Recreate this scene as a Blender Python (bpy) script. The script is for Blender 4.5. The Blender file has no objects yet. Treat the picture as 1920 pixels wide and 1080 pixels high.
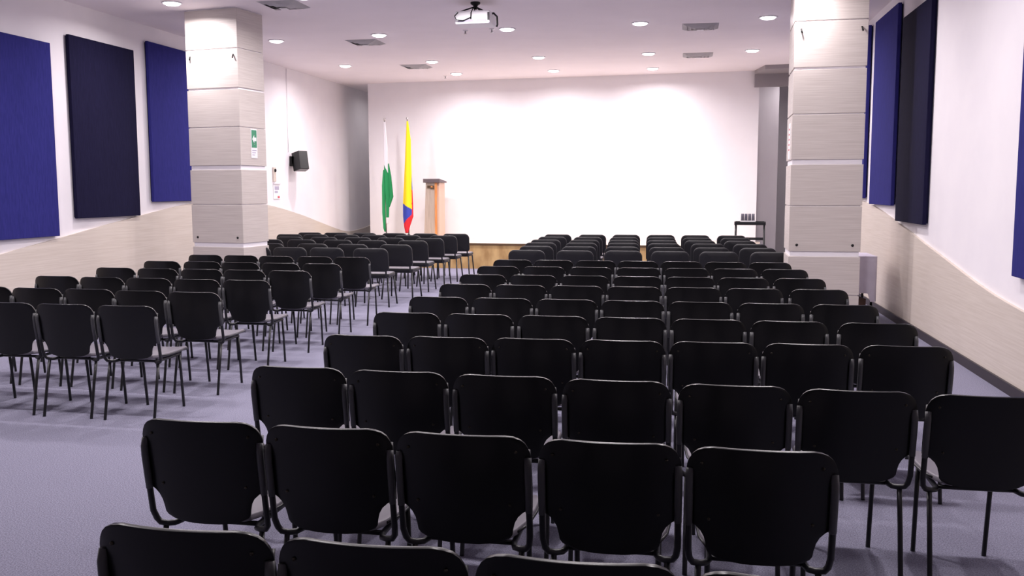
import bpy, bmesh, math, random
from mathutils import Vector, Matrix
random.seed(7)
PI = math.pi
S = bpy.context.scene
COL = S.collection

# ------------------------------------------------------------------ camera, world, exposure
cam_d = bpy.data.cameras.new('camera')
cam_d.sensor_width = 36.0
cam_d.lens = 36.0 * 1754.0 / 1920.0
cam_d.clip_start = 0.05
cam = bpy.data.objects.new('camera', cam_d)
COL.objects.link(cam)
yaw, pitch, roll = math.radians(10.5), math.radians(6.02), math.radians(0.13)
fwd0 = Vector((-math.sin(yaw), math.cos(yaw), 0)); rt = Vector((math.cos(yaw), math.sin(yaw), 0)); dn0 = Vector((0, 0, -1))
fwd = fwd0 * math.cos(pitch) + dn0 * math.sin(pitch); dn = dn0 * math.cos(pitch) - fwd0 * math.sin(pitch)
rt2 = rt * math.cos(roll) + dn * math.sin(roll); dn2 = dn * math.cos(roll) - rt * math.sin(roll)
cam.matrix_world = Matrix(((rt2.x, -dn2.x, -fwd.x, 0), (rt2.y, -dn2.y, -fwd.y, 0), (rt2.z, -dn2.z, -fwd.z, 1.64), (0, 0, 0, 1)))
S.camera = cam
w = bpy.data.worlds.new('world'); S.world = w; w.use_nodes = True
w.node_tree.nodes['Background'].inputs[0].default_value = (0.9, 0.85, 0.95, 1)
w.node_tree.nodes['Background'].inputs[1].default_value = 0.0
S.view_settings.view_transform = 'Standard'
S.view_settings.look = 'None'
S.view_settings.gamma = 1.0
S.view_settings.exposure = 0.0
S.view_settings.use_curve_mapping = False
LAMP = (1.0, 0.93, 0.955)          # colour of the ceiling lamps
P_FAR, P_MID, P_NEAR = 42.0, 45.0, 40.0   # watts of the lamps by the stage wall, mid room, rear

# ------------------------------------------------------------------ helpers
def srgb(r, g, b):
    f = lambda c: (c / 255 / 12.92) if c / 255 <= 0.04045 else ((c / 255 + 0.055) / 1.055) ** 2.4
    return (f(r), f(g), f(b), 1)

def mat(name, col, rough=0.5, metal=0.0, spec=0.5, emit=None, estr=0.0):
    m = bpy.data.materials.new(name); m.use_nodes = True
    b = m.node_tree.nodes['Principled BSDF']
    b.inputs['Base Color'].default_value = col if len(col) == 4 else (*col, 1)
    b.inputs['Roughness'].default_value = rough
    b.inputs['Metallic'].default_value = metal
    b.inputs['Specular IOR Level'].default_value = spec
    if emit:
        b.inputs['Emission Color'].default_value = (*emit, 1)
        b.inputs['Emission Strength'].default_value = estr
    return m

def noise_mat(name, c1, c2, scale=(1, 1, 1), nscale=5.0, rough=0.6, detail=4.0, bump=0.0, spec=0.5, lo=0.35, hi=0.65, sheen=0.0):
    m = mat(name, c1, rough, spec=spec)
    nt = m.node_tree; b = nt.nodes['Principled BSDF']
    tc = nt.nodes.new('ShaderNodeTexCoord'); mp = nt.nodes.new('ShaderNodeMapping')
    mp.inputs['Scale'].default_value = scale
    nz = nt.nodes.new('ShaderNodeTexNoise'); nz.inputs['Scale'].default_value = nscale; nz.inputs['Detail'].default_value = detail
    rp = nt.nodes.new('ShaderNodeValToRGB')
    rp.color_ramp.elements[0].position = lo; rp.color_ramp.elements[0].color = c1
    rp.color_ramp.elements[1].position = hi; rp.color_ramp.elements[1].color = c2
    nt.links.new(tc.outputs['Object'], mp.inputs[0]); nt.links.new(mp.outputs[0], nz.inputs['Vector'])
    nt.links.new(nz.outputs['Fac'], rp.inputs[0]); nt.links.new(rp.outputs[0], b.inputs['Base Color'])
    if bump:
        bp = nt.nodes.new('ShaderNodeBump'); bp.inputs['Strength'].default_value = bump; bp.inputs['Distance'].default_value = 0.004
        nt.links.new(nz.outputs['Fac'], bp.inputs['Height']); nt.links.new(bp.outputs[0], b.inputs['Normal'])
    if sheen: b.inputs['Sheen Weight'].default_value = sheen
    return m

def box(bm, x0, x1, y0, y1, z0, z1, mi=0):
    v = [bm.verts.new(p) for p in ((x0, y0, z0), (x1, y0, z0), (x1, y1, z0), (x0, y1, z0), (x0, y0, z1), (x1, y0, z1), (x1, y1, z1), (x0, y1, z1))]
    for q in ((3, 2, 1, 0), (4, 5, 6, 7), (0, 1, 5, 4), (1, 2, 6, 5), (2, 3, 7, 6), (3, 0, 4, 7)):
        f = bm.faces.new([v[i] for i in q]); f.material_index = mi
    return v

def prism(bm, pts, axis, a, b, mi=0):
    """extrude a 2-D outline between a and b along axis 'x','y' or 'z'"""
    def P(p, t):
        return {'x': (t, p[0], p[1]), 'y': (p[0], t, p[1]), 'z': (p[0], p[1], t)}[axis]
    A = [bm.verts.new(P(p, a)) for p in pts]; B = [bm.verts.new(P(p, b)) for p in pts]
    n = len(pts)
    fs = [bm.faces.new(A[::-1]), bm.faces.new(B)]
    for i in range(n): fs.append(bm.faces.new((A[i], A[(i + 1) % n], B[(i + 1) % n], B[i])))
    for f in fs: f.material_index = mi
    bmesh.ops.recalc_face_normals(bm, faces=fs)

def tube(bm, pts, r, n=8, r2=None, mi=0, smooth=True):
    """sweep a circle (or ellipse r x r2) along a polyline, capped"""
    pts = [Vector(p) for p in pts]
    rings = []; up = None
    for i, p in enumerate(pts):
        t = (pts[min(i + 1, len(pts) - 1)] - pts[max(i - 1, 0)]).normalized()
        if up is None:
            up = Vector((1, 0, 0)) if abs(t.x) < 0.9 else Vector((0, 1, 0))
        up = (up - t * up.dot(t)).normalized(); side = t.cross(up)
        rr = r[i] if isinstance(r, (list, tuple)) else r
        q = rr if r2 is None else r2
        rings.append([bm.verts.new(p + up * rr * math.cos(2 * PI * k / n) + side * q * math.sin(2 * PI * k / n)) for k in range(n)])
    for a, b in zip(rings, rings[1:]):
        for k in range(n):
            f = bm.faces.new((a[k], a[(k + 1) % n], b[(k + 1) % n], b[k])); f.smooth = smooth; f.material_index = mi
    for rg in (rings[0], rings[-1]):
        f = bm.faces.new(rg); f.material_index = mi
    bmesh.ops.recalc_face_normals(bm, faces=bm.faces[:])

def lathe(bm, prof, n=24, c=(0, 0, 0), mi=0):
    rings = []
    for r, z in prof:
        rings.append([bm.verts.new((c[0] + r * math.cos(2 * PI * k / n), c[1] + r * math.sin(2 * PI * k / n), c[2] + z)) for k in range(n)])
    fs = []
    for a, b in zip(rings, rings[1:]):
        for k in range(n):
            f = bm.faces.new((a[k], a[(k + 1) % n], b[(k + 1) % n], b[k])); f.smooth = True; fs.append(f)
    for rg in (rings[0], rings[-1]): fs.append(bm.faces.new(rg))
    for f in fs: f.material_index = mi
    bmesh.ops.recalc_face_normals(bm, faces=fs)

def obj(name, bm, mats, parent=None, loc=(0, 0, 0), rot=(0, 0, 0), bevel=0.0, seg=2, smooth=False):
    me = bpy.data.meshes.new(name); bm.to_mesh(me); bm.free()
    if not isinstance(mats, (list, tuple)): mats = [mats]
    for m in mats: me.materials.append(m)
    if smooth:
        for p in me.polygons: p.use_smooth = True
    o = bpy.data.objects.new(name, me); COL.objects.link(o)
    o.location = loc; o.rotation_euler = rot
    if parent: o.parent = parent
    if bevel:
        md = o.modifiers.new('bevel', 'BEVEL'); md.width = bevel; md.segments = seg; md.limit_method = 'ANGLE'; md.angle_limit = math.radians(40)
    return o

def tag(o, label, cat, group=None, kind=None):
    if label: o['label'] = label
    if cat: o['category'] = cat
    if group: o['group'] = group
    if kind: o['kind'] = kind
    return o

def thing(name, label, cat, loc=(0, 0, 0), rz=0.0, group=None):
    o = bpy.data.objects.new(name, None); COL.objects.link(o)
    o.empty_display_size = 0.1
    o.location = loc; o.rotation_euler = (0, 0, rz)
    return tag(o, label, cat, group)

def struct(name, bm, mats, loc=(0, 0, 0), rot=(0, 0, 0), bevel=0.0):
    o = obj(name, bm, mats, None, loc, rot, bevel); o['kind'] = 'structure'; return o

def dup(root, loc, rz, label=None, group=None):
    r = root.copy(); COL.objects.link(r); r.location = loc; r.rotation_euler = (0, 0, rz)
    if label: r['label'] = label
    if group: r['group'] = group
    for ch in list(root.children):
        c = ch.copy(); COL.objects.link(c); c.parent = r
        for g in list(ch.children):
            d = g.copy(); COL.objects.link(d); d.parent = c
    return r

B = bmesh.new

# ------------------------------------------------------------------ materials
M_ceil = noise_mat('ceiling_paint', srgb(247, 238, 241), srgb(244, 235, 238), nscale=1.5, rough=0.85)
M_wall = noise_mat('wall_paint', srgb(240, 235, 238), srgb(236, 231, 235), nscale=2.0, rough=0.75)
M_screen = noise_mat('screen_wall_paint', srgb(244, 240, 243), srgb(241, 237, 240), nscale=2.0, rough=0.7)
M_grey = noise_mat('grey_paint', srgb(226, 220, 224), srgb(222, 215, 220), nscale=2.0, rough=0.7)
M_beam = mat('beam_paint', srgb(158, 151, 154), 0.7)
M_carpet = noise_mat('carpet', srgb(100, 99, 116), srgb(156, 154, 174), nscale=150.0, rough=0.95, detail=8, bump=0.6, spec=0.1, lo=0.3, hi=0.7)
M_clad = noise_mat('cladding_wood', srgb(192, 182, 176), srgb(206, 197, 191), scale=(1.0, 1.0, 50), nscale=2.2, rough=0.5, detail=5)
M_wains = noise_mat('wainscot_wood', srgb(204, 192, 180), srgb(214, 203, 192), scale=(.8, .8, 36), nscale=2.0, rough=0.5, detail=5)
M_white = mat('white_plastic', srgb(240, 238, 240), 0.5)
M_white_core = mat('white_core', srgb(242, 238, 242), 0.6)
M_blue = noise_mat('blue_fabric', srgb(43, 43, 108), srgb(50, 49, 120), scale=(6, 6, 0.6), nscale=14, rough=0.9, bump=0.2, spec=0.1)
M_navy = noise_mat('navy_fabric', srgb(22, 20, 46), srgb(28, 26, 54), scale=(6, 6, 0.6), nscale=14, rough=0.9, bump=0.2, spec=0.1)
M_black = mat('black_plastic', (0.0025, 0.0025, 0.0028, 1), 0.3, spec=0.4)
M_seat = mat('seat_vinyl', srgb(118, 113, 122), 0.45, spec=0.5)
M_frame = mat('black_tube', (0.009, 0.009, 0.011, 1), 0.35, spec=0.5)
M_sleeve = mat('grey_sleeve', (0.075, 0.075, 0.08, 1), 0.4, spec=0.5)
M_screw = mat('screw_head', (0.06, 0.05, 0.035, 1), 0.3, metal=0.6)
M_pad = noise_mat('black_fabric', (0.005, 0.0048, 0.0068, 1), (0.009, 0.0085, 0.012, 1), nscale=120, rough=0.5, bump=0.15, spec=0.35, sheen=0.05)
M_dark = mat('dark_metal', (0.005, 0.0045, 0.005, 1), 0.5, spec=0.3)
M_base = mat('dark_baseboard', srgb(48, 40, 46), 0.5)
M_wood = noise_mat('stage_front_wood', srgb(168, 132, 84), srgb(206, 172, 118), scale=(3, 1, 1.5), nscale=1.8, rough=0.45, detail=6)
M_deck = noise_mat('stage_deck_wood', srgb(226, 208, 184), srgb(232, 216, 194), scale=(1, 8, 1), nscale=2, rough=0.16, spec=0.7)
M_nose = mat('stage_nosing', srgb(92, 70, 48), 0.4)
M_orange = noise_mat('orange_wood', srgb(206, 128, 66), srgb(222, 150, 92), scale=(10, 10, 1), nscale=3, rough=0.5)
M_lect = noise_mat('lectern_laminate', srgb(176, 160, 146), srgb(190, 174, 160), scale=(12, 12, 1), nscale=3, rough=0.5)
M_lect2 = mat('lectern_side', srgb(208, 176, 158), 0.5)
M_lcap = mat('lectern_cap', srgb(96, 84, 88), 0.5)
M_steel = mat('steel', (0.6, 0.58, 0.58, 1), 0.35, metal=1.0)
M_vent = mat('vent_white', srgb(240, 236, 238), 0.6)
M_ventd = mat('vent_dark', srgb(70, 66, 70), 0.8)
M_cloth = noise_mat('tablecloth', srgb(214, 206, 224), srgb(222, 214, 232), nscale=6, rough=0.85)
M_yel = mat('flag_yellow', srgb(250, 216, 20), 0.8); M_blu = mat('flag_blue', srgb(50, 66, 170), 0.8); M_red = mat('flag_red', srgb(214, 36, 48), 0.8)
M_grn = mat('flag_green', srgb(30, 146, 84), 0.8); M_wht = mat('flag_white', srgb(240, 236, 240), 0.8)
M_sgreen = mat('sign_green', srgb(52, 138, 100), 0.5)
M_pink = mat('sign_red', srgb(206, 92, 104), 0.6)
M_signt = mat('sign_text', srgb(176, 170, 190), 0.6)
M_glass = mat('smoky_glass', srgb(110, 108, 120), 0.12, spec=0.7)
M_lens = mat('lamp_lens', (1, 1, 1, 1), 0.4, emit=(1.0, 0.96, 0.98), estr=14.0)
M_brown = mat('brown_box', srgb(112, 84, 72), 0.7)

# ------------------------------------------------------------------ room shell
XL, XR, YB, YF, ZC = -7.95, 2.60, -4.5, 23.2, 4.08
bm = B(); box(bm, XL - .2, XR + .2, YB - .2, YF + .2, -.2, 0); struct('floor', bm, M_carpet)
bm = B(); box(bm, XL - .2, XR + .2, YB - .2, YF + .2, ZC, ZC + .2); struct('ceiling', bm, M_ceil)
bm = B(); box(bm, XL - .2, XL, YB - .2, YF + .2, 0, ZC); struct('wall_left', bm, M_wall)
bm = B(); box(bm, XR, XR + .2, YB - .2, YF + .2, 0, ZC); struct('wall_right', bm, M_wall)
bm = B(); box(bm, XL, XR, YF, YF + .2, 0, ZC); struct('wall_back', bm, M_wall)
bm = B(); box(bm, XL, XR, YB - .2, YB, 0, ZC); struct('wall_rear', bm, M_wall)
# the bright wall behind the stage stands free of the side walls
SWA = Vector((-7.29, 21.06)); SWB = Vector((1.46, 20.40))
TILT = math.atan2(SWB.y - SWA.y, SWB.x - SWA.x)
bm = B(); box(bm, 0, (SWB - SWA).length, 0, .14, 0, ZC)
struct('wall_stage', bm, M_screen, (SWA.x, SWA.y, 0), (0, 0, TILT))
# recess on the right of the stage wall: pier, beam and the grey soffit
bm = B(); box(bm, 1.50, 1.98, 21.6, 22.0, 0, ZC); struct('trim_1', bm, M_grey)
bm = B(); box(bm, 1.36, XR, 20.28, 20.39, 3.74, 4.0); struct('trim_2', bm, M_beam)
bm = B(); prism(bm, [(1.36, 20.36), (1.5, 19.5), (XR, 19.4), (XR, 20.36)], 'z', 4.0, ZC); struct('trim_3', bm, M_beam)

WAVE = [(-4.5, 1.30), (-1.0, 1.02), (2.5, .70), (5.5, .62), (8.2, .72), (10.4, .98), (12.1, 1.20), (14.0, 1.415), (15.4, 1.46), (17.0, 1.345), (18.5, 1.125), (19.6, .92), (20.9, .69), (21.5, .645), (22.6, .70), (23.2, .76)]
def wave(y):
    for i in range(len(WAVE) - 1):
        if WAVE[i][0] <= y <= WAVE[i + 1][0]:
            p = WAVE; y0, z0 = p[i]; y1, z1 = p[i + 1]
            m0 = (p[i + 1][1] - p[max(i - 1, 0)][1]) / (p[i + 1][0] - p[max(i - 1, 0)][0])
            m1 = (p[min(i + 2, len(p) - 1)][1] - z0) / (p[min(i + 2, len(p) - 1)][0] - y0)
            h = y1 - y0; t = (y - y0) / h
            return (2*t**3 - 3*t*t + 1) * z0 + (t**3 - 2*t*t + t) * h * m0 + (-2*t**3 + 3*t*t) * z1 + (t**3 - t*t) * h * m1
    return WAVE[-1][1]
def wainscot(name, x0, x1, dz=0.0):
    bm = B(); n = 120
    A, Bv = [], []
    for i in range(n + 1):
        y = YB + (YF - YB) * i / n; z = wave(y) + dz
        A.append([bm.verts.new((x, y, zz)) for x in (x0, x1) for zz in (0, z)])
    for a, b in zip(A, A[1:]):
        for q in ((0, 1), (1, 3), (3, 2)):
            bm.faces.new((a[q[0]], a[q[1]], b[q[1]], b[q[0]]))
    bm.faces.new((A[0][0], A[0][1], A[0][3], A[0][2])); bm.faces.new((A[-1][0], A[-1][1], A[-1][3], A[-1][2]))
    bmesh.ops.recalc_face_normals(bm, faces=bm.faces[:])
    struct(name, bm, M_wains)
wainscot('trim_4', XL, XL + .03)
wainscot('trim_5', XR, XR - .03)
bm = B(); box(bm, XL + .03, XL + .05, YB, 18.9, 0, .09); struct('baseboard_left', bm, M_base)
bm = B(); box(bm, XR - .05, XR - .03, YB, YF, 0, .09); struct('baseboard_right', bm, M_base)
# fine vertical board joint in the plaster of the left wall
# ------------------------------------------------------------------ stage
ST = thing('stage', 'low wooden stage platform with a tan wood front below the bright wall', 'stage', (SWA.x, 19.18, 0), TILT)
L = (SWB - SWA).length
bm = B(); box(bm, -.55, L - .05, 0, .03, 0, .50); obj('front_panel', bm, M_wood, ST)
bm = B(); box(bm, -.55, L - .05, -.012, 1.86, .50, .53); obj('deck', bm, M_deck, ST)
bm = B(); box(bm, -.55, L - .05, -.028, -.012, .495, .533); obj('nosing', bm, M_nose, ST, bevel=.003)

# ------------------------------------------------------------------ columns
def column(name, label, cx, cy, wx, wy, rz):
    """square column clad in grooved boards; (cx, cy) = front left corner"""
    t = thing(name, label, 'column', (cx, cy, 0), rz, 'clad columns')
    bm = B(); box(bm, .015, wx - .015, .015, wy - .015, 0, ZC); obj('core', bm, M_white_core, t)
    z = [.0, .40, .905, 1.44, 1.97, 2.495, 3.02, 3.545, ZC]
    for i in range(len(z) - 1):
        wide_above = i in (2, 4, 6)     # wide white reveal under every second joint
        z0 = z[i] + .006; z1 = z[i + 1] - .006
        if i + 1 in (2, 4, 6) and i + 1 < len(z) - 1: z1 -= (.014 if i + 1 == 6 else .048)
        if i == len(z) - 2: z1 = ZC - .012
        bm = B(); box(bm, 0, wx, 0, wy, z0, z1)
        obj('cladding_panel', bm, M_clad, t, bevel=.003)
    for sx in (.09, wx - .09):
        bm = B(); lathe(bm, [(.0, -.008), (.014, -.008), (.016, 0), (.0, .002)], 12)
        obj('fixing_screw', bm, M_dark, t, (sx, -.006, .985), (PI / 2, 0, 0))
        bm = B(); tube(bm, [(0, 0, 0), (.004, -.03, -.03), (.01, -.05, -.07)], .012, 8)
        obj('hook', bm, M_dark, t, (sx - .02 if sx < .3 else sx + .02, .0, 3.46)).scale = (.8, .6, .7)
    return t
colL = column('column', 'beige clad column with a green exit sign, in front of the left blue panel', -6.80, 12.10, .84, .60, math.radians(-9))
colR = column('column', 'beige clad column beside the white-clothed table at the right wall', 1.195, 11.38, .80, .72, math.radians(-1.5))

def sign_on(parent_loc, rz):
    t = thing('exit_sign', 'small green exit sign with white arrow over a white label on left column', 'sign', parent_loc, rz)
    bm = B(); box(bm, -.072, .072, -.006, 0, -.20, .20); obj('backing', bm, M_white, t)
    bm = B(); box(bm, -.058, .058, -.009, -.006, -.055, .185); obj('green_plate', bm, M_sgreen, t)
    bm = B()
    prism(bm, [(-.048, .06), (-.004, .115), (-.004, .085), (.044, .085), (.044, .035), (-.004, .035), (-.004, .005)], 'y', -.012, -.009)
    lathe(bm, [(.0, -.0115), (.014, -.0115), (.014, -.009), (0, -.009)], 14)
    obj('arrow', bm, M_white, t)
    bm = B()
    for k in range(3): box(bm, -.05, .05 - .018 * k, -.0075, -.006, -.1 - .03 * k, -.09 - .03 * k)
    obj('label_text', bm, M_signt, t)
    return t
a = math.radians(-9)
def loc_on(cx, cy, rz, lx, ly): return (cx + lx * math.cos(rz) - ly * math.sin(rz), cy + lx * math.sin(rz) + ly * math.cos(rz))
p = loc_on(-6.80, 12.10, a, .84, .31)
sign_on((p[0], p[1], 2.28), a + PI / 2)
p = loc_on(1.195, 11.38, math.radians(-1.5), 0, .30)
t = thing('wall_notice', 'narrow white notice with red print on the right column', 'sign', (p[0], p[1], 2.20), math.radians(-1.5) - PI / 2)
bm = B(); box(bm, -.10, .10, -.005, 0, -.21, .21); obj('sheet', bm, M_white, t)
bm = B()
for k in range(5): box(bm, -.07, .05, -.0062, -.005, .13 - .06 * k, .15 - .06 * k)
obj('print', bm, M_pink, t)

# ------------------------------------------------------------------ acoustic panels
def panel(side, y0, y1, z0, z1, m, label):
    x = XL if side == 'l' else XR
    s = 1 if side == 'l' else -1
    t = thing('acoustic_panel', label, 'panel', (x, (y0 + y1) / 2, z0), 0, 'acoustic wall panels')
    h = (y1 - y0) / 2
    bm = B(); box(bm, min(s * .006, s * .022), max(s * .006, s * .022), -h + .015, h - .015, .015, z1 - z0 - .015); obj('backing_frame', bm, M_navy, t)
    bm = B(); box(bm, min(s * .022, s * .065), max(s * .022, s * .065), -h, h, 0, z1 - z0); obj('fabric_face', bm, m, t, bevel=.006)
    return t
panel('l', 12.95, 14.40, 1.465, 3.84, M_blue, 'blue fabric acoustic panel on the left wall, half behind the beige column')
panel('l', 11.12, 12.58, 1.27, 3.65, M_navy, 'dark navy acoustic panel on the left wall, nearer than the blue one')
panel('l', 9.30, 10.75, 1.06, 3.48, M_blue, 'blue fabric acoustic panel at the far left edge of the view')
panel('r', 14.42, 15.85, 1.50, 3.97, M_blue, 'blue acoustic panel on the right wall, mostly hidden by the column')
panel('r', 12.50, 13.93, 1.425, 3.92, M_blue, 'blue acoustic panel on the right wall, fully visible beside the column')
panel('r', 10.85, 12.22, 1.245, 3.68, M_navy, 'dark navy acoustic panel on the right wall, hung lower than its neighbour')
panel('r', 6.55, 7.95, .95, 3.40, M_blue, 'blue acoustic panel on the right wall, nearest to the camera')

# ------------------------------------------------------------------ ceiling lamps, vents, sprinklers, projector
LX = [-6.66, -4.82, -2.73, -.71, 1.11]
def make_lamp(label, loc, watts, master=[None]):
    if master[0] is None:
        t = thing('ceiling_light', label, 'ceiling light', loc, 0, 'round ceiling downlights')
        bm = B(); lathe(bm, [(.105, 0), (.128, 0), (.132, -.006), (.126, -.012), (.107, -.012), (.105, 0)], 28); obj('trim_ring', bm, M_white, t)
        bm = B(); lathe(bm, [(0, -.002), (.107, -.002), (.104, -.016), (.08, -.03), (.04, -.036), (0, -.038)], 28); obj('lens', bm, M_lens, t)
        master[0] = t
    else:
        t = dup(master[0], loc, 0, label)
        for c in list(t.children):
            if c.type == 'LIGHT': bpy.data.objects.remove(c)
    ld = bpy.data.lights.new('lamp_light', 'AREA'); ld.shape = 'DISK'; ld.size = .17; ld.energy = watts; ld.color = LAMP
    ld.spread = math.radians(165)
    lo = bpy.data.objects.new('lamp_light', ld); COL.objects.link(lo); lo.parent = t; lo.location = (0, 0, -.045)
    return t
ORD = ['first', 'second', 'third', 'fourth', 'fifth', 'sixth', 'seventh']
for (ys, xs, nm, pw) in (([19.6, 19.5, 19.55], LX[1:4], 'row nearest the bright wall', P_FAR), ([17.92, 17.67, 17.5, 17.42, 17.39], LX, 'second row from the bright wall', P_MID),
                     ([14.74, 14.51, 14.37, 14.26, 14.13], LX, 'row between projector and second vents', P_MID), ([11.55, 11.5, 11.45, 11.4, 11.35], LX, 'row at the two columns', P_MID),
                     ([8.3] * 5, LX, 'row over the middle of the seating', P_NEAR), ([5.2] * 5, LX, 'row over the rear seating', P_NEAR)):
    for i, (x, y) in enumerate(zip(xs, ys)):
        if nm == 'row at the two columns' and i == 4: x, y = 1.08, 11.10
        make_lamp('lit round recessed ceiling light, %s from the left, %s' % (ORD[i], nm), (x, y, ZC), pw)

for (x, y, lab) in ((2.32, 21.1, 'unseen added fill light brightening the grey recess right of the bright wall'), (-6.9, 22.4, 'unseen added fill light brightening the gap behind the left end of the bright wall')):
    make_lamp(lab, (x, y, ZC), 7.0)  # added fill lamps, out of the camera's sight, to lift the dark recesses

def make_vent(label, x, y, master=[None]):
    if master[0]: return dup(master[0], (x, y, ZC), 0, label)
    t = thing('ceiling_vent', label, 'air vent', (x, y, ZC), 0, 'square ceiling air vents')
    bm = B()
    for k, (r, z) in enumerate(((.27, 0), (.205, -.008), (.14, -.016), (.075, -.024))):
        q = r - .07
        A = [bm.verts.new(p) for p in ((-r, -r, z), (r, -r, z), (r, r, z), (-r, r, z))]
        Bq = [bm.verts.new(p) for p in ((-q, -q, z - .03), (q, -q, z - .03), (q, q, z - .03), (-q, q, z - .03))]
        for i in range(4): bm.faces.new((A[i], A[(i + 1) % 4], Bq[(i + 1) % 4], Bq[i]))
    bmesh.ops.solidify(bm, geom=bm.faces[:], thickness=.006)
    obj('diffuser_rings', bm, M_vent, t)
    bm = B(); box(bm, -.26, .26, -.26, .26, -.004, -.001); obj('duct_opening', bm, M_ventd, t)
    bm = B(); box(bm, -.05, .05, -.05, .05, -.06, -.052); obj('centre_plate', bm, M_vent, t)
    master[0] = t
    return t
make_vent('square white air vent in the ceiling above the left column', -5.28, 11.95)
make_vent('square air vent in the left ceiling, between projector and speaker', -5.28, 15.18)
make_vent('square air vent in the left ceiling, nearest the flags', -5.32, 18.3)
make_vent('square air vent in the right ceiling, nearer of the two', .17, 14.72)
make_vent('square air vent in the right ceiling, farther of the two', .17, 17.78)

def sprinkler(label, x, y):
    t = thing('sprinkler_head', label, 'sprinkler', (x, y, ZC), 0, 'ceiling sprinkler heads')
    bm = B(); lathe(bm, [(.0, 0), (.04, 0), (.035, -.012), (0, -.012)], 16); obj('rosette', bm, M_vent, t)
    bm = B(); lathe(bm, [(.0, -.012), (.012, -.012), (.012, -.05), (.028, -.055), (.028, -.06), (0, -.06)], 12); obj('nozzle', bm, M_steel, t)
sprinkler('small sprinkler head in the ceiling just left below the projector', -3.39, 14.39)
sprinkler('small sprinkler head in the ceiling just right below the projector', -2.96, 14.33)
sprinkler('small sprinkler head in the ceiling close to the bright wall', -5.15, 19.95)

pj = thing('projector', 'white projector hanging from the ceiling on a dark mount', 'projector', (-2.76, 12.3, ZC), math.radians(-3))
bm = B(); box(bm, -.235, .235, -.16, .17, -.30, -.13); obj('body', bm, M_white, pj, bevel=.018, seg=3)
bm = B(); box(bm, -.20, .03, -.163, -.158, -.225, -.15); obj('rear_panel', bm, M_white, pj, bevel=.003)
bm = B(); box(bm, -.19, .02, -.164, -.159, -.275, -.245); box(bm, .06, .19, -.164, -.159, -.275, -.245); obj('rear_vents', bm, M_signt, pj)
bm = B(); box(bm, .205, .232, -.163, -.158, -.26, -.16); obj('side_grille', bm, M_ventd, pj)
bm = B(); lathe(bm, [(.0, .15), (.06, .15), (.065, .2), (.05, .2), (.045, .17), (0, .17)], 20); obj('lens_barrel', bm, M_dark, pj, (.12, 0, -.21), (-PI / 2, 0, 0))
bm = B(); lathe(bm, [(0, 0), (.065, 0), (.065, -.02), (.03, -.045), (.022, -.09), (0, -.09)], 16); obj('ceiling_mount', bm, M_dark, pj)
for q in ((-.19, -.10), (.10, -.12), (-.06, .12), (.16, .12)):
    bm = B(); tube(bm, [(0, 0, -.055), (q[0] * .6, q[1] * .6, -.10), (q[0], q[1], -.135)], .009, 6); obj('mount_arm', bm, M_dark, pj)
bm = B(); tube(bm, [(.0, -.01, -.05), (.0, -.12, -.10), (-.01, -.175, -.16), (-.015, -.17, -.24)], .008, 6); obj('video_cable', bm, M_dark, pj)
bm = B(); tube(bm, [(-.19, -.165, -.15), (-.225, -.20, -.2), (-.20, -.2, -.25), (-.12, -.18, -.26), (-.02, -.17, -.22)], .007, 6); obj('power_cable', bm, M_dark, pj)
bm = B(); tube(bm, [(.25, -.02, -.15), (.30, -.03, -.20), (.305, -.03, -.30), (.295, -.03, -.33)], .012, 6); tube(bm, [(.23, -.02, -.16), (.25, -.02, -.15)], .012, 6); obj('side_antenna', bm, M_dark, pj)

# ------------------------------------------------------------------ wall fixtures on the left wall
sp = thing('wall_speaker', 'black loudspeaker on a bracket high on the white left wall', 'speaker', (XL, 18.15, 2.22), math.radians(0))
bm = B(); box(bm, 0, .05, -.09, .09, -.10, .10); tube(bm, [(.04, 0, 0), (.16, -.02, 0)], .025, 8); obj('wall_bracket', bm, M_dark, sp)
bm = B(); prism(bm, [(-.14, -.11), (.14, -.11), (.10, .13), (-.10, .13)], 'z', -.19, .19); sb = obj('cabinet', bm, M_black, sp, (.22, -.02, .0), (math.radians(12), 0, math.radians(-130)), bevel=.012)
bm = B(); box(bm, -.125, .125, -.122, -.111, -.175, .175); obj('grille', bm, M_dark, sb, bevel=.006)
bm = B(); lathe(bm, [(0, .0), (.012, 0), (.012, .003), (0, .003)], 10); obj('badge', bm, M_screw, sb, (.03, -.124, .03), (PI / 2, 0, 0))
bm = B(); tube(bm, [(0.012, 0, 0), (0.012, 0, 1.66)], .006, 6); tag(obj('cable_conduit', bm, M_wall, None, (XL, 18.0, 2.40)), 'thin white conduit running from the ceiling down to the black loudspeaker', 'conduit')
t = thing('alarm_station', 'small beige call point with a dark button on the left wall', 'alarm', (XL, 17.3, 1.92), 0)
bm = B(); box(bm, 0, .03, -.06, .06, -.12, .16); obj('housing', bm, M_wains, t, bevel=.006)
bm = B(); lathe(bm, [(0, 0), (.03, 0), (.03, .02), (0, .025)], 16); obj('button', bm, M_dark, t, (.03, 0, .10), (0, PI / 2, 0))
t = thing('wall_notice', 'small white notice with a red mark below the beige call point', 'sign', (XL, 17.4, 1.62), 0)
bm = B(); box(bm, 0, .012, -.15, .15, -.16, .13); obj('sheet', bm, M_white, t)
bm = B(); box(bm, .0, .03, -.15, .15, .13, .15); obj('top_rail', bm, M_grey, t)
bm = B(); box(bm, .012, .014, -.10, .10, .02, .09); box(bm, .012, .014, -.10, .04, -.04, .0); obj('print', bm, M_signt, t)
bm = B(); box(bm, .012, .015, .03, .12, -.14, -.10); obj('red_mark', bm, M_pink, t)

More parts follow.
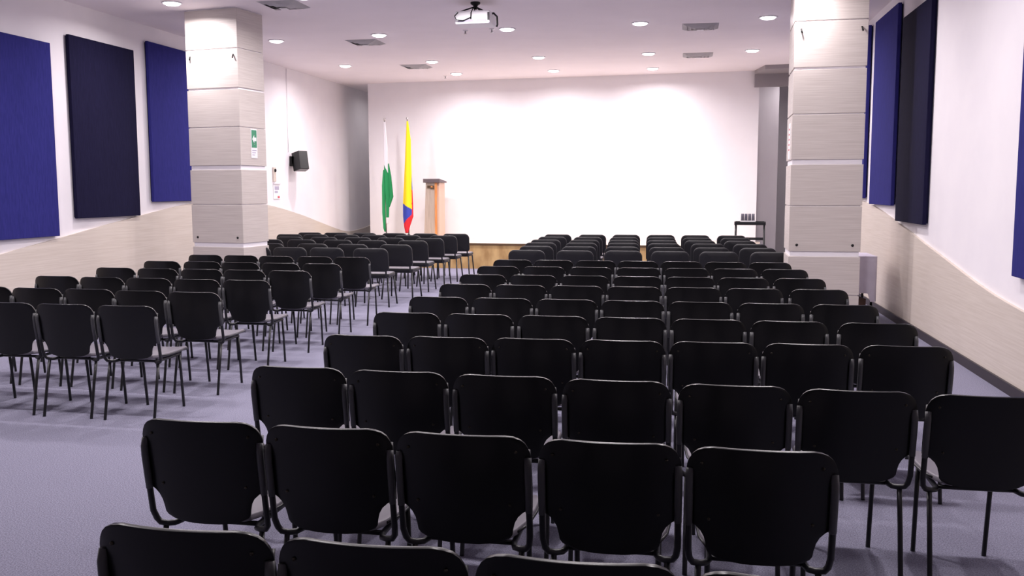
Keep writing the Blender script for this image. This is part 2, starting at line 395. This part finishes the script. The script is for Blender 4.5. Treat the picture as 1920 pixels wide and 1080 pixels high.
# ------------------------------------------------------------------ lectern, flags
lc = thing('lectern', 'tall beige lectern with an orange wood stripe on the stage', 'lectern', (-5.505, 20.05, .5305), math.radians(-6)); lc.scale = (.82, 1, 1)
bm = B(); bm2 = None
def taper(bm, x0, x1, X0, X1, y0, y1, z0, z1):
    v = [bm.verts.new(p) for p in ((x0, y0, z0), (x1, y0, z0), (x1, y1, z0), (x0, y1, z0), (X0, y0 + .02, z1), (X1, y0 + .02, z1), (X1, y1, z1), (X0, y1, z1))]
    for q in ((3, 2, 1, 0), (4, 5, 6, 7), (0, 1, 5, 4), (1, 2, 6, 5), (2, 3, 7, 6), (3, 0, 4, 7)): bm.faces.new([v[i] for i in q])
taper(bm, -.24, .16, -.185, .13, 0, .38, .0, 1.26); obj('front_panel', bm, M_lect, lc)
bm = B(); taper(bm, .08, .145, .075, .135, -.012, 0.03, 0, 1.26); obj('orange_stripe', bm, M_orange, lc)
bm = B(); taper(bm, .16, .195, .13, .19, .02, .38, 0, 1.26); obj('side_panel', bm, M_lect2, lc)
bm = B(); prism(bm, [(-.03, 1.26), (.42, 1.26), (.42, 1.29), (-.03, 1.345)], 'x', -.24, .235); obj('top_board', bm, M_lcap, lc, bevel=.004)
bm = B(); box(bm, -.14, .06, -.002, .014, 1.17, 1.20); box(bm, -.04, .06, -.002, .014, 1.12, 1.17); box(bm, -.14, -.06, -.002, .014, 1.14, 1.16); obj('emblem', bm, [M_nose], lc)
bm = B(); box(bm, -.03, .02, -.006, -.002, 1.155, 1.185); obj('emblem_spot', bm, M_orange, lc)

def loft(bm, secs, n, colour, ripple=.25, lobes=4, ph=0.0):
    """secs: (z, cx, rx, ry); folded cloth hanging round a pole"""
    rings = []
    fine = []
    for (a, b) in zip(secs, secs[1:]):
        m = max(2, int(abs(a[0] - b[0]) / .02))
        for k in range(m):
            u = k / m; fine.append([a[i] + (b[i] - a[i]) * u for i in range(4)])
    fine.append(list(secs[-1]))
    for (z, cx, rx, ry) in fine:
        ring = []
        for k in range(n):
            th = 2 * PI * k / n
            f = 1 - ripple * (.5 - .5 * math.cos(lobes * th + ph + z * .8))
            ring.append(bm.verts.new((cx + rx * f * math.cos(th), ry * f * math.sin(th), z)))
        rings.append(ring)
    for a, b in zip(rings, rings[1:]):
        for k in range(n):
            f = bm.faces.new((a[k], a[(k + 1) % n], b[(k + 1) % n], b[k])); f.smooth = True
            c = f.calc_center_median(); f.material_index = colour(c.x, c.y, c.z)
    for rg in (rings[0], rings[-1]):
        f = bm.faces.new(rg); c = f.calc_center_median(); f.material_index = colour(c.x, c.y, c.z)
    bmesh.ops.recalc_face_normals(bm, faces=bm.faces[:])
def flag(label, x, y, h):
    t = thing('flag', label, 'flag', (x, y, .5305), 0)
    bm = B(); lathe(bm, [(0, 0), (.17, 0), (.17, .02), (.05, .05), (.03, .12), (0, .12)], 20); obj('base', bm, M_dark, t)
    bm = B(); tube(bm, [(0, 0, .05), (0, 0, h)], .014, 10); obj('pole', bm, M_steel, t)
    bm = B(); lathe(bm, [(0, h), (.022, h + .01), (.03, h + .035), (.022, h + .06), (0, h + .075)], 12); obj('finial', bm, M_steel, t)
    return t
f2 = flag('yellow, blue and red flag draped on its pole beside the lectern', -6.03, 20.0, 2.62)
def c_col(x, y, z):
    if x > .085 and z < 1.62: return 1 if z > 1.1 else 2
    zb = .80 - (x + .11) * .62
    if z > zb: return 0
    zr = .36 + (x + .11) * 1.05
    return 1 if z > zr else 2
bm = B(); loft(bm, [(2.60, 0, .022, .022), (2.2, .015, .065, .05), (1.55, .0, .085, .07), (.8, -.01, .12, .09), (.52, -.01, .12, .09), (.30, -.04, .07, .07), (.15, -.045, .035, .04)], 120, c_col)
obj('flag_cloth', bm, [M_yel, M_blu, M_red], f2)
f1 = flag('green and white flag draped on its pole, left of the yellow flag', -6.60, 20.15, 2.62)
bm = B()
loft(bm, [(2.60, 0, .022, .022), (2.1, .02, .045, .04), (1.75, .03, .06, .05), (1.3, .03, .06, .05), (.75, .04, .04, .04), (.35, .03, .03, .03)], 96, lambda x, y, z: 0 if (z > 1.62 - x * 2 or z < .5) else 1, lobes=3)
loft(bm, [(1.80, .05, .02, .03), (1.4, .095, .045, .05), (.95, .13, .05, .05), (.72, .07, .02, .03)], 24, lambda x, y, z: 1, lobes=2)
loft(bm, [(1.55, -.03, .02, .03), (1.2, -.045, .04, .05), (.6, -.05, .04, .05), (.25, -.04, .03, .04), (.17, -.03, .015, .02)], 24, lambda x, y, z: 1, lobes=3)
obj('flag_cloth', bm, [M_wht, M_grn], f1)

# ------------------------------------------------------------------ tables
tb = thing('side_table', 'tall black side table holding a tray by the right end of the stage', 'table', (1.18, 17.95, 0), math.radians(-4))
bm = B(); box(bm, -.27, .27, -.2, .2, .985, 1.01); obj('tabletop', bm, M_dark, tb)
bm = B()
for (a0, a1, b0, b1) in ((-.28, .28, -.21, -.19), (-.28, .28, .19, .21), (-.28, -.26, -.21, .21), (.26, .28, -.21, .21)): box(bm, a0, a1, b0, b1, .975, 1.035)
obj('rim', bm, M_frame, tb, bevel=.003)
for sx in (-.255, .255):
    for sy in (-.185, .185):
        bm = B(); tube(bm, [(sx, sy, .98), (sx * 1.03, sy * 1.03, 0)], .016, 8); obj('leg', bm, M_frame, tb)
for yy in (.17, -.19):
    bm = B(); box(bm, -.25, .25, yy, yy + .02, .70, .73); obj('cross_bar', bm, M_frame, tb)
tr = thing('tray', 'white tray of upturned glasses on the tall black side table', 'tray', (1.15, 17.93, 1.011), math.radians(-4))
bm = B(); box(bm, -.15, .13, -.1, .1, 0, .012); obj('tray_base', bm, M_white, tr)
bm = B()
for (a0, a1, b0, b1) in ((-.15, .13, -.1, -.092), (-.15, .13, .092, .1), (-.15, -.142, -.1, .1), (.122, .13, -.1, .1)): box(bm, a0, a1, b0, b1, .012, .045)
obj('tray_rim', bm, M_white, tr)
k = 0
gm = None
for gy, nm in ((-.05, 'front'), (.05, 'rear')):
    for i in range(4):
        lab = 'smoky drinking glass on the white tray, %s from the left, %s row' % (ORD[i], nm)
        lx = -.11 + i * .064; pos = (1.15 + lx + gy * .07, 17.93 + gy - lx * .07, 1.0245)
        if gm is None:
            bm = B(); lathe(bm, [(.0, 0), (.03, 0), (.026, .15), (.024, .155), (0, .155)], 16)
            gm = obj('drinking_glass', bm, M_glass, None, pos); tag(gm, lab, 'glass', 'glasses on the tray')
        else:
            g = gm.copy(); COL.objects.link(g); g.location = pos; g['label'] = lab

ct = thing('folding_table', 'white table under a draped cloth behind the right column', 'table', (2.13, 12.5, 0), 0)
bm = B(); box(bm, -.19, .19, -.35, .35, .78, .80); obj('tabletop', bm, M_white, ct)
for sx in (-.16, .16):
    for sy in (-.3, .3):
        bm = B(); tube(bm, [(sx, sy, .78), (sx, sy, 0)], .015, 8); obj('leg', bm, M_dark, ct)
bm = B(); N = 96
outl = []
for i in range(N):
    th = 2 * PI * i / N; c, s_ = math.cos(th), math.sin(th)
    r = 1 / max(abs(c) / .205, abs(s_) / .365); outl.append((r * c, r * s_, c, s_))
rings = [[bm.verts.new((x, y, .806)) for x, y, c, s_ in outl]]
for k in range(1, 9):
    u = k / 8
    ring = []
    for i, (x, y, c, s_) in enumerate(outl):
        wv = .022 * u * math.sin(i * .75) + .006 * u
        ring.append(bm.verts.new((x + c * wv, y + s_ * wv, .806 - u * (.46 + (.10 if (c > .3 and s_ < -.3) else 0)))))
    rings.append(ring)
bm.faces.new(rings[0])
for a, b in zip(rings, rings[1:]):
    for i in range(N):
        f = bm.faces.new((a[i], a[(i + 1) % N], b[(i + 1) % N], b[i])); f.smooth = True
bmesh.ops.recalc_face_normals(bm, faces=bm.faces[:])
tag(obj('tablecloth', bm, M_cloth, None, (2.13, 12.5, 0)), 'white cloth hanging in folds over the table behind the right column', 'tablecloth')
bm = B(); box(bm, -.12, .11, -.2, .16, 0, .26); bx_ = obj('cardboard_box', bm, M_brown, None, (2.12, 12.5, 0), (0, 0, .1), bevel=.004)
tag(bx_, 'brown box on the carpet under the cloth-covered table', 'box')

# ------------------------------------------------------------------ chairs
def shell_outline():
    # (z, half width) from the curved lower edge up to the rounded top corners
    return [(.440, .050), (.444, .095), (.452, .130), (.464, .155), (.475, .163), (.495, .166), (.520, .172), (.540, .183), (.556, .200), (.566, .221), (.572, .231),
            (.62, .232), (.68, .232), (.73, .231), (.765, .228), (.785, .222), (.803, .212), (.816, .198), (.825, .178), (.830, .150)]
def shell_y(x, z):
    return -.200 - (z - .44) * .155 - .042 * (1 - (x / .232) ** 2)
def make_plastic_chair():
    t = thing('stacking_chair', '', 'chair')
    bm = B(); NU = 14; rows = []
    for z, hw in shell_outline():
        hw *= 1.015
        rows.append([bm.verts.new((hw * (2 * i / NU - 1), shell_y(hw * (2 * i / NU - 1), z), z)) for i in range(NU + 1)])
    for a, b in zip(rows, rows[1:]):
        for i in range(NU):
            bm.faces.new((a[i], a[i + 1], b[i + 1], b[i]))
    for f in bm.faces: f.smooth = True
    bmesh.ops.recalc_face_normals(bm, faces=bm.faces[:])
    if sum(f.normal.y for f in bm.faces) > 0: bmesh.ops.reverse_faces(bm, faces=bm.faces[:])
    bmesh.ops.solidify(bm, geom=bm.faces[:], thickness=.013)
    for f in bm.faces: f.smooth = True
    obj('backrest', bm, M_black, t, bevel=.004, seg=2)
    # seat: rounded pan with a waterfall front edge
    bm = B(); rows = []
    prof = [(-.18, .452), (-.12, .448), (-.03, .447), (.09, .451), (.19, .456), (.24, .452), (.258, .438), (.262, .424)]
    for y, z in prof:
        hw = {-.18: .140, -.12: .160, -.03: .182}.get(y, .192) - (.02 if y > .22 else 0)
        rows.append([bm.verts.new((hw * (2 * i / 10 - 1), y, z + .012 * (2 * i / 10 - 1) ** 4)) for i in range(11)])
    for a, b in zip(rows, rows[1:]):
        for i in range(10): bm.faces.new((a[i], a[i + 1], b[i + 1], b[i]))
    bmesh.ops.recalc_face_normals(bm, faces=bm.faces[:])
    if sum(f.normal.z for f in bm.faces) < 0: bmesh.ops.reverse_faces(bm, faces=bm.faces[:])
    bmesh.ops.solidify(bm, geom=bm.faces[:], thickness=.024)
    for f in bm.faces: f.smooth = True
    seat = obj('seat', bm, M_seat, t, bevel=.006, seg=2)
    bm = B(); tube(bm, [(s_ * hw_, y_, z_) for s_, hw_, y_, z_ in ((-1, .163, -.12, .446), (-1, .186, -.03, .443), (-1, .196, .09, .447), (-1, .195, .19, .452), (-1, .172, .262, .434), (1, .172, .262, .434), (1, .195, .19, .452), (1, .196, .09, .447), (1, .186, -.03, .443), (1, .163, -.12, .446))], .0055, 6)
    obj('piping', bm, M_frame, seat)
    for s in (-1, 1):
        # back post that bends inwards under the seat and runs forward as the side rail
        bm = B(); tube(bm, [(s * .217, -.232, .775), (s * .222, -.250, .735), (s * .2235, -.2515, .69), (s * .2235, -.2405, .62), (s * .2235, -.215, .470), (s * .219, -.200, .435), (s * .208, -.194, .418), (s * .185, -.186, .412), (s * .163, -.172, .411), (s * .153, -.14, .411), (s * .151, .0, .412), (s * .153, .17, .414)], .0115, 8)
        fr = obj('side_frame', bm, M_frame, t)
        bm = B(); tube(bm, [(s * .2215, -.2475, .752), (s * .2232, -.2545, .722), (s * .2235, -.2525, .69), (s * .2235, -.2415, .62), (s * .2235, -.2315, .560)], .0128, 10); obj('post_sleeve', bm, M_sleeve, fr)
        bm = B(); tube(bm, [(s * .190, -.186, .413), (s * .191, -.225, .25), (s * .192, -.275, .008), (s * .192, -.276, .0)], .0105, 8); obj('leg', bm, M_frame, t)
        bm = B(); tube(bm, [(s * .153, .165, .415), (s * .152, .185, .25), (s * .150, .21, .008), (s * .150, .21, 0)], .0105, 8); obj('leg', bm, M_frame, t)
    bm = B(); tube(bm, [(-.152, .10, .411), (.152, .10, .411)], .010, 8); obj('cross_bar', bm, M_frame, t)
    bm = B(); tube(bm, [(-.152, -.13, .411), (.152, -.13, .411)], .010, 8); obj('cross_bar', bm, M_frame, t)
    return t
def add_screws(t):
    for x, z in ((-.185, .775), (.185, .775), (-.16, .585), (.16, .585)):
        bm = B(); lathe(bm, [(0, 0), (.0055, 0), (.005, .003), (0, .004)], 10)
        obj('screw', bm, M_screw, t, (x, shell_y(x, z) - .001, z), (PI / 2 + .15, 0, 0))

def rrect(hx, hz0, hz1, rt_, rb, n=6):
    pts = []
    for cx, cz, r, a0 in ((hx - rt_, hz1 - rt_, rt_, 0), (-hx + rt_, hz1 - rt_, rt_, 90), (-hx + rb, hz0 + rb, rb, 180), (hx - rb, hz0 + rb, rb, 270)):
        for k in range(n + 1):
            a_ = math.radians(a0 + 90 * k / n); pts.append((cx + r * math.cos(a_), cz + r * math.sin(a_)))
    return pts
def make_padded_chair():
    t = thing('padded_chair', '', 'chair')
    # padded back: a cushion with domed faces
    out = rrect(.25, .50, .83, .085, .05)
    def yb(x, z): return -.205 - (z - .48) * .17 - .025 * (1 - (x / .25) ** 2)
    bm = B(); zc = .665
    layers = [(-.022, .90), (-.017, .97), (-.008, 1.0), (.012, 1.0), (.022, .97), (.028, .90)]
    rings = []
    for dy, k in layers:
        rings.append([bm.verts.new((x * k if k < 1 else x, yb(x, z) + dy, zc + (z - zc) * k)) for x, z in out])
    for k in (.6, .25):
        rings.append([bm.verts.new((x * k, yb(x * k, zc + (z - zc) * k) + .032, zc + (z - zc) * k)) for x, z in out])
        rings.insert(0, [bm.verts.new((x * k, yb(x * k, zc + (z - zc) * k) - .026, zc + (z - zc) * k)) for x, z in out])
    n = len(out)
    for a, b in zip(rings, rings[1:]):
        for i in range(n): bm.faces.new((a[i], a[(i + 1) % n], b[(i + 1) % n], b[i]))
    bm.faces.new(rings[0]); bm.faces.new(rings[-1])
    for f in bm.faces: f.smooth = True
    bmesh.ops.recalc_face_normals(bm, faces=bm.faces[:])
    obj('backrest', bm, M_pad, t)
    out = rrect(.235, -.20, .225, .06, .05)
    bm = B(); rings = []
    for z, k in ((.418, .97), (.424, 1.0), (.452, 1.0), (.466, .97), (.472, .90), (.476, .5)):
        rings.append([bm.verts.new((x * k, y * k, z)) for x, y in out])
    n = len(out)
    for a, b in zip(rings, rings[1:]):
        for i in range(n): bm.faces.new((a[i], a[(i + 1) % n], b[(i + 1) % n], b[i]))
    bm.faces.new(rings[0]); bm.faces.new(rings[-1])
    for f in bm.faces: f.smooth = True
    bmesh.ops.recalc_face_normals(bm, faces=bm.faces[:])
    for f in bm.faces: f.material_index = 1 if f.calc_center_median().z > .465 else 0
    obj('seat', bm, [M_pad, M_seat], t)
    for s in (-1, 1):
        bm = B(); tube(bm, [(s * .205, -.235, .62), (s * .205, -.215, .48), (s * .205, -.20, .43), (s * .205, -.17, .408), (s * .205, .0, .408), (s * .205, .17, .408)], .013, 8, r2=.009); obj('side_frame', bm, M_frame, t)
        for sy in (-1, 1):
            bm = B(); tube(bm, [(s * .215, sy * .165, .408), (s * .235, sy * .205, .12), (s * .243, sy * .222, 0)], .0125, 8, r2=.010); obj('leg', bm, M_frame, t)
    bm = B(); tube(bm, [(-.205, .12, .406), (.205, .12, .406)], .01, 8); obj('cross_bar', bm, M_frame, t)
    bm = B(); tube(bm, [(-.205, -.12, .406), (.205, -.12, .406)], .01, 8); obj('cross_bar', bm, M_frame, t)
    return t

KP = .81 / .84     # seat rows were measured for a .80 m back; these backs are .83 m
TOPO = .262        # the upper edge of the back lies this far behind the chair's middle
plastic = make_plastic_chair(); padded = make_padded_chair()
near_master = dup(plastic, (0, 0, 0), 0); add_screws(near_master)
used = set()
def place(master, x, y, label, group, jit=1.0):
    rz = math.radians(random.uniform(-jit, jit))
    loc = (x, y + TOPO, 0)
    if master.name not in used:
        used.add(master.name); master.location = loc; master.rotation_euler = (0, 0, rz); master['label'] = label; master['group'] = group
    else:
        dup(master, loc, rz, label, group)

CARD = ['nearest', 'second nearest', 'third nearest', 'fourth nearest', 'fifth nearest', 'sixth nearest', 'seventh nearest', 'eighth nearest', 'ninth nearest', 'tenth nearest']
R_ROWS = [  # y at x=0, slope, x of each chair (right block, rear to front)
    (2.055, -.028, [-1.235, -.73, -.235, .26]),
    (3.075, -.018, [-1.74, -1.255, -.75, -.24, .26]),
    (4.085, -.036, [-1.815, -1.31, -.80, -.29, .22, .725, 1.235]),
    (5.215, .045, [-1.83, -1.345, -.84, -.335, .16, .67, 1.18]),
    (6.14, -.003, [-1.88, -1.37, -.86, -.35, .155, .665, 1.20]),
    (7.085, -.005, [-1.91, -1.395, -.89, -.385, .12, .63, 1.15]),
    (8.12, .010, [-1.93, -1.43, -.93, -.43, .075, .58, 1.11]),
    (9.085, .017, [-1.975, -1.47, -.96, -.45, .05, .55, 1.065]),
    (10.10, .020, [-2.02, -1.515, -1.0, -.49, .02, .52, 1.03]),
    (11.03, .004, [-2.03, -1.545, -1.04, -.54, -.04, .46, .96])]
def spread(xs, d):
    xs = list(xs)
    for _ in range(60):
        for i in range(len(xs) - 1):
            e = d - (xs[i + 1] - xs[i])
            if e > 0: xs[i] -= e / 2; xs[i + 1] += e / 2
    return xs
for r, (y0, sl, xs) in enumerate(R_ROWS):
    xs = spread(xs, .499)
    for c, x in enumerate(xs):
        lab = 'black plastic-backed chair, %s from the aisle, %s row from camera, right block' % (ORD[c], CARD[r].replace(' nearest', '') if r else 'first')
        place(near_master if r < 4 else plastic, x * KP, (y0 + sl * x) * KP, lab, 'black plastic chairs in rows', .4)
L_ROWS = [(6.16, -4.03), (7.12, -4.00), (8.14, -4.05), (9.14, -4.07), (10.10, -4.08), (11.15, -4.11)]
for r, (y, x0) in enumerate(L_ROWS):
    for c in range(5):
        x = x0 - .512 * c + random.uniform(-.005, .005); yy = y + .02 * c + random.uniform(-.025, .025)
        lab = 'black plastic-backed chair, %s from the aisle, %s row from camera, left block' % (ORD[c], CARD[r].replace(' nearest', '') if r else 'first')
        place(plastic, x * KP, yy * KP, lab, 'black plastic chairs in rows', .8)
KQ = .81 / .82
PR = [(12.55, [-2.12, -1.46, -.82, -.19, .44, 1.09]), (13.42, [-2.13, -1.51, -.89, -.26, .37, 1.0]), (14.36, [-2.2, -1.57, -.94, -.32, .33, .96]),
      (15.2, [-2.25, -1.62, -.99, -.37, .24, .85]), (16.1, [-2.28, -1.65, -1.03, -.41, .20, .83]), (17.0, [-2.29, -1.67, -1.05, -.44, .18, .81])]
for r, (y, xs) in enumerate(PR):
    for c, x in enumerate(xs):
        lab = 'black fabric padded chair, %s from the aisle, %s padded row from stage, right block' % (ORD[c], ORD[5 - r])
        place(padded, x * KQ, (y + random.uniform(-.03, .03)) * KQ, lab, 'padded chairs near the stage', 1.5)
PL = [(12.6, [-4.37, -5.03, -5.60, -6.17]), (13.5, [-4.27, -4.96, -5.61, -6.32]), (14.58, [-4.34, -5.03, -5.63, -6.27, -6.85]),
      (15.42, [-4.28, -4.96, -5.58, -6.21, -6.84]), (16.3, [-4.28, -4.94, -5.58, -6.12, -6.72, -7.26]), (17.0, [-4.22, -4.81, -5.42, -6.02, -6.61, -7.15])]
for r, (y, xs) in enumerate(PL):
    for c, x in enumerate(xs):
        lab = 'black fabric padded chair, %s from the aisle, %s padded row from stage, left block' % (ORD[c], ORD[5 - r])
        place(padded, x * KQ, (y + .012 * c + random.uniform(-.03, .03)) * KQ, lab, 'padded chairs near the stage', 3.0)
